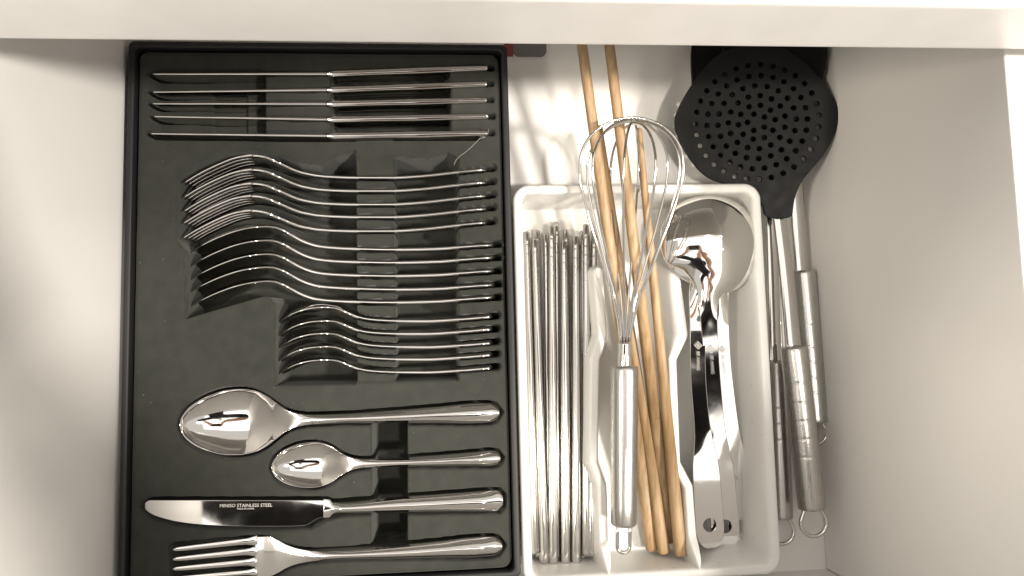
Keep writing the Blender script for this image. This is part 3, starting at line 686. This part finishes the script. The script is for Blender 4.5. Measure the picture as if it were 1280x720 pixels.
# turner under it
tn = tool('turner', 'black turner under the skimmer, its handle tight against the white tray', (970, 452, .0095), (976.5, 648, .0092), .0080,
          [(962, 215, .0150, .004), (965, 270, .0130, .0042), (970, 457, .0095, .0048)], .0088, .0175, [.3, .4, .5])
z2 = .0150
mt = frame(P(940, 70, z2), P(1000, 70, z2) - P(940, 70, z2), (0, .1, 1)); inv2 = np.array(mt.inverted())
def loc3(px, py): q = inv2 @ np.append(P(px, py, z2), 1); return (q[0], q[1])
plate('head', [np.array([loc3(*p) for p in smooth_loop([(868, 40), (864, 62), (863, 83), (864, 106), (862, 135), (868, 170), (888, 198), (920, 214), (952, 232), (975, 232), (992, 205), (1008, 165), (1016, 110), (1012, 40), (1000, -40), (890, -40)])])], .003, .0006, mt, MNY, tn)
# solid spoon beside it
ld = tool('cooking_spoon', 'black solid spoon pushed against the drawer side, its bowl half hidden under the skimmer', (1003, 339, .0110), (1019, 528, .0105), .0089,
          [(990, 190, .019, .0045), (995, 240, .016, .0046), (1003, 343, .0110, .0050)], .0078, .0150, [.35, .5, .6, .7, .8])
nseg = 44; bc = P(966, 62, .0455)
prof2 = [(1.0, .0030), (.97, -.0010), (.90, -.0060), (.75, -.0115), (.5, -.0160), (.25, -.0180), (.02, -.0185)]
allp = prof2[::-1] + [(1.0, .0042), (.965, .0042)] + [(x*.95, z + .0024) for x, z in prof2[1:]]
V = []
for x, z in allp:
    for k in range(nseg):
        t = 2*math.pi*k/nseg; q = np.array([.0340*x*math.cos(t), .048*x*math.sin(t)*(1.12 if math.sin(t) < 0 else 1), z*.75]); q[2] += .21*q[0] + .13*q[1]; V.append(bc + q)
Fq = [(i*nseg + j, i*nseg + (j+1) % nseg, (i+1)*nseg + (j+1) % nseg, (i+1)*nseg + j) for i in range(len(allp)-1) for j in range(nseg)]
mesh('bowl', V, Fq, MNY, ld)
V, Fq = tube([bc + np.array([.003, -.050, -.006]), P(985, 175, .0310), P(990, 200, .0250), P(993, 228, .0190)], [.004, .0058, .0060, .0052], 14); mesh('neck', V, Fq, MNY, ld)

# ------------------------------------------------------------------ grey card with a red edge, half under the worktop
g = thing('card', P(660, 50, 0), 'grey plastic card with a red edge lying on the drawer floor by the black case', 'card')
p0 = P(641, 71, .0002); p1 = P(683, 71, .0002); x0, x1, y1_ = p0[0] - .006, p1[0], p0[1]
Lc = rrloop(x0 + .006, x1, y1_, y1_ + .054, .0045, 6)
plate('card_body', [Lc], .0012, .0002, Matrix.Translation((0, 0, .0008)), MGR, g)
boxobj('red_edge', box(x0, x0 + .0062, y1_, y1_ + .054, .0002, .0018, .0003), MRED, g)

# ------------------------------------------------------------------ the person with the phone, mirrored in the polished steel
def skin_person():
    vs, es, rd = [], [], []
    def add(p, r, par=None):
        vs.append(p); rd.append(r); i = len(vs) - 1
        if par is not None: es.append((par, i))
        return i
    cx = .02
    pel = add((cx, -.40, .28), (.155, .105))
    wa = add((cx, -.40, .43), (.125, .09), pel); ch = add((cx, -.35, .60), (.15, .10), wa); st = add((cx, -.30, .70), (.12, .075), ch)
    nk = add((cx, -.275, .775), (.05, .05), st); h1 = add((cx, -.245, .84), (.07, .08), nk); h2 = add((cx, -.225, .92), (.076, .092), h1); add((cx, -.225, .99), (.05, .06), h2)
    for s in (-1, 1):
        hip = add((cx + s*.09, -.40, .20), (.085, .085), pel); kn_ = add((cx + s*.10, -.40, -.20), (.06, .06), hip); an_ = add((cx + s*.10, -.42, -.585), (.04, .04), kn_); add((cx + s*.11, -.31, -.61), (.035, .028), an_)
        sh_ = add((cx + s*.165, -.280, .71), (.062, .062), st); el = add((cx + (.285 if s > 0 else -.340), -.205 if s > 0 else -.185, .580 if s > 0 else .600), (.056, .056), sh_)
        wr = add((s*.125, -.075, .515), (.026, .024), el); pm = add((s*.097, -.035, .523), (.032, .016), wr)
        for j, (ox, oy, ln) in enumerate(((.012, .030, .85), (.002, .034, 1.0), (-.008, .034, .95), (-.018, .028, .8))):
            k1 = add((s*(.090 - ox*.2), -.012 + j*.014 - .012, .520), (.0085, .0085), pm); k2 = add((s*(.072), -.004 + j*.014, .538), (.0078, .0078), k1); add((s*.056, -.004 + j*.014, .546), (.007, .007), k2)
        t1 = add((s*.080, -.052, .532), (.011, .011), pm); add((s*.056, -.046, .545), (.009, .009), t1)
    me = bpy.data.meshes.new('person'); me.from_pydata(vs, es, []); o = bpy.data.objects.new('person', me); C.objects.link(o)
    m = o.modifiers.new('skin', 'SKIN'); m.use_smooth_shade = True
    for i, r_ in enumerate(rd): me.skin_vertices[0].data[i].radius = r_
    me.skin_vertices[0].data[0].use_root = True
    o.modifiers.new('sub', 'SUBSURF').levels = 2; o.modifiers['sub'].render_levels = 2
    bpy.context.view_layer.update()
    nm = bpy.data.meshes.new_from_object(o.evaluated_get(bpy.context.evaluated_depsgraph_get()))
    bpy.data.objects.remove(o)
    nm.materials.clear(); nm.materials.append(MSK); nm.materials.append(MBK); nm.materials.append(MHR)
    for p in nm.polygons:
        c = p.center; p.use_smooth = True
        arm = c.y > -.150 and abs(c.x) < .30 and .40 < c.z < .62
        p.material_index = 0 if (arm or c.z > .765 or c.z < -.56) else 1
        if c.z > .945 or (c.z > .80 and c.y < -.265): p.material_index = 2
    o = bpy.data.objects.new('person', nm); C.objects.link(o); return o
pe = tag(skin_person(), 'person in a black top holding a phone in both hands, mirrored in the spoons', 'person')
ph = thing('phone', (0, 0, H + .004), 'dark phone held flat over the drawer, mirrored in the spoons', 'phone')
boxobj('body', box(-.074, .074, -.030, .044, H + .0055, H + .0135, .002), MPH, ph)
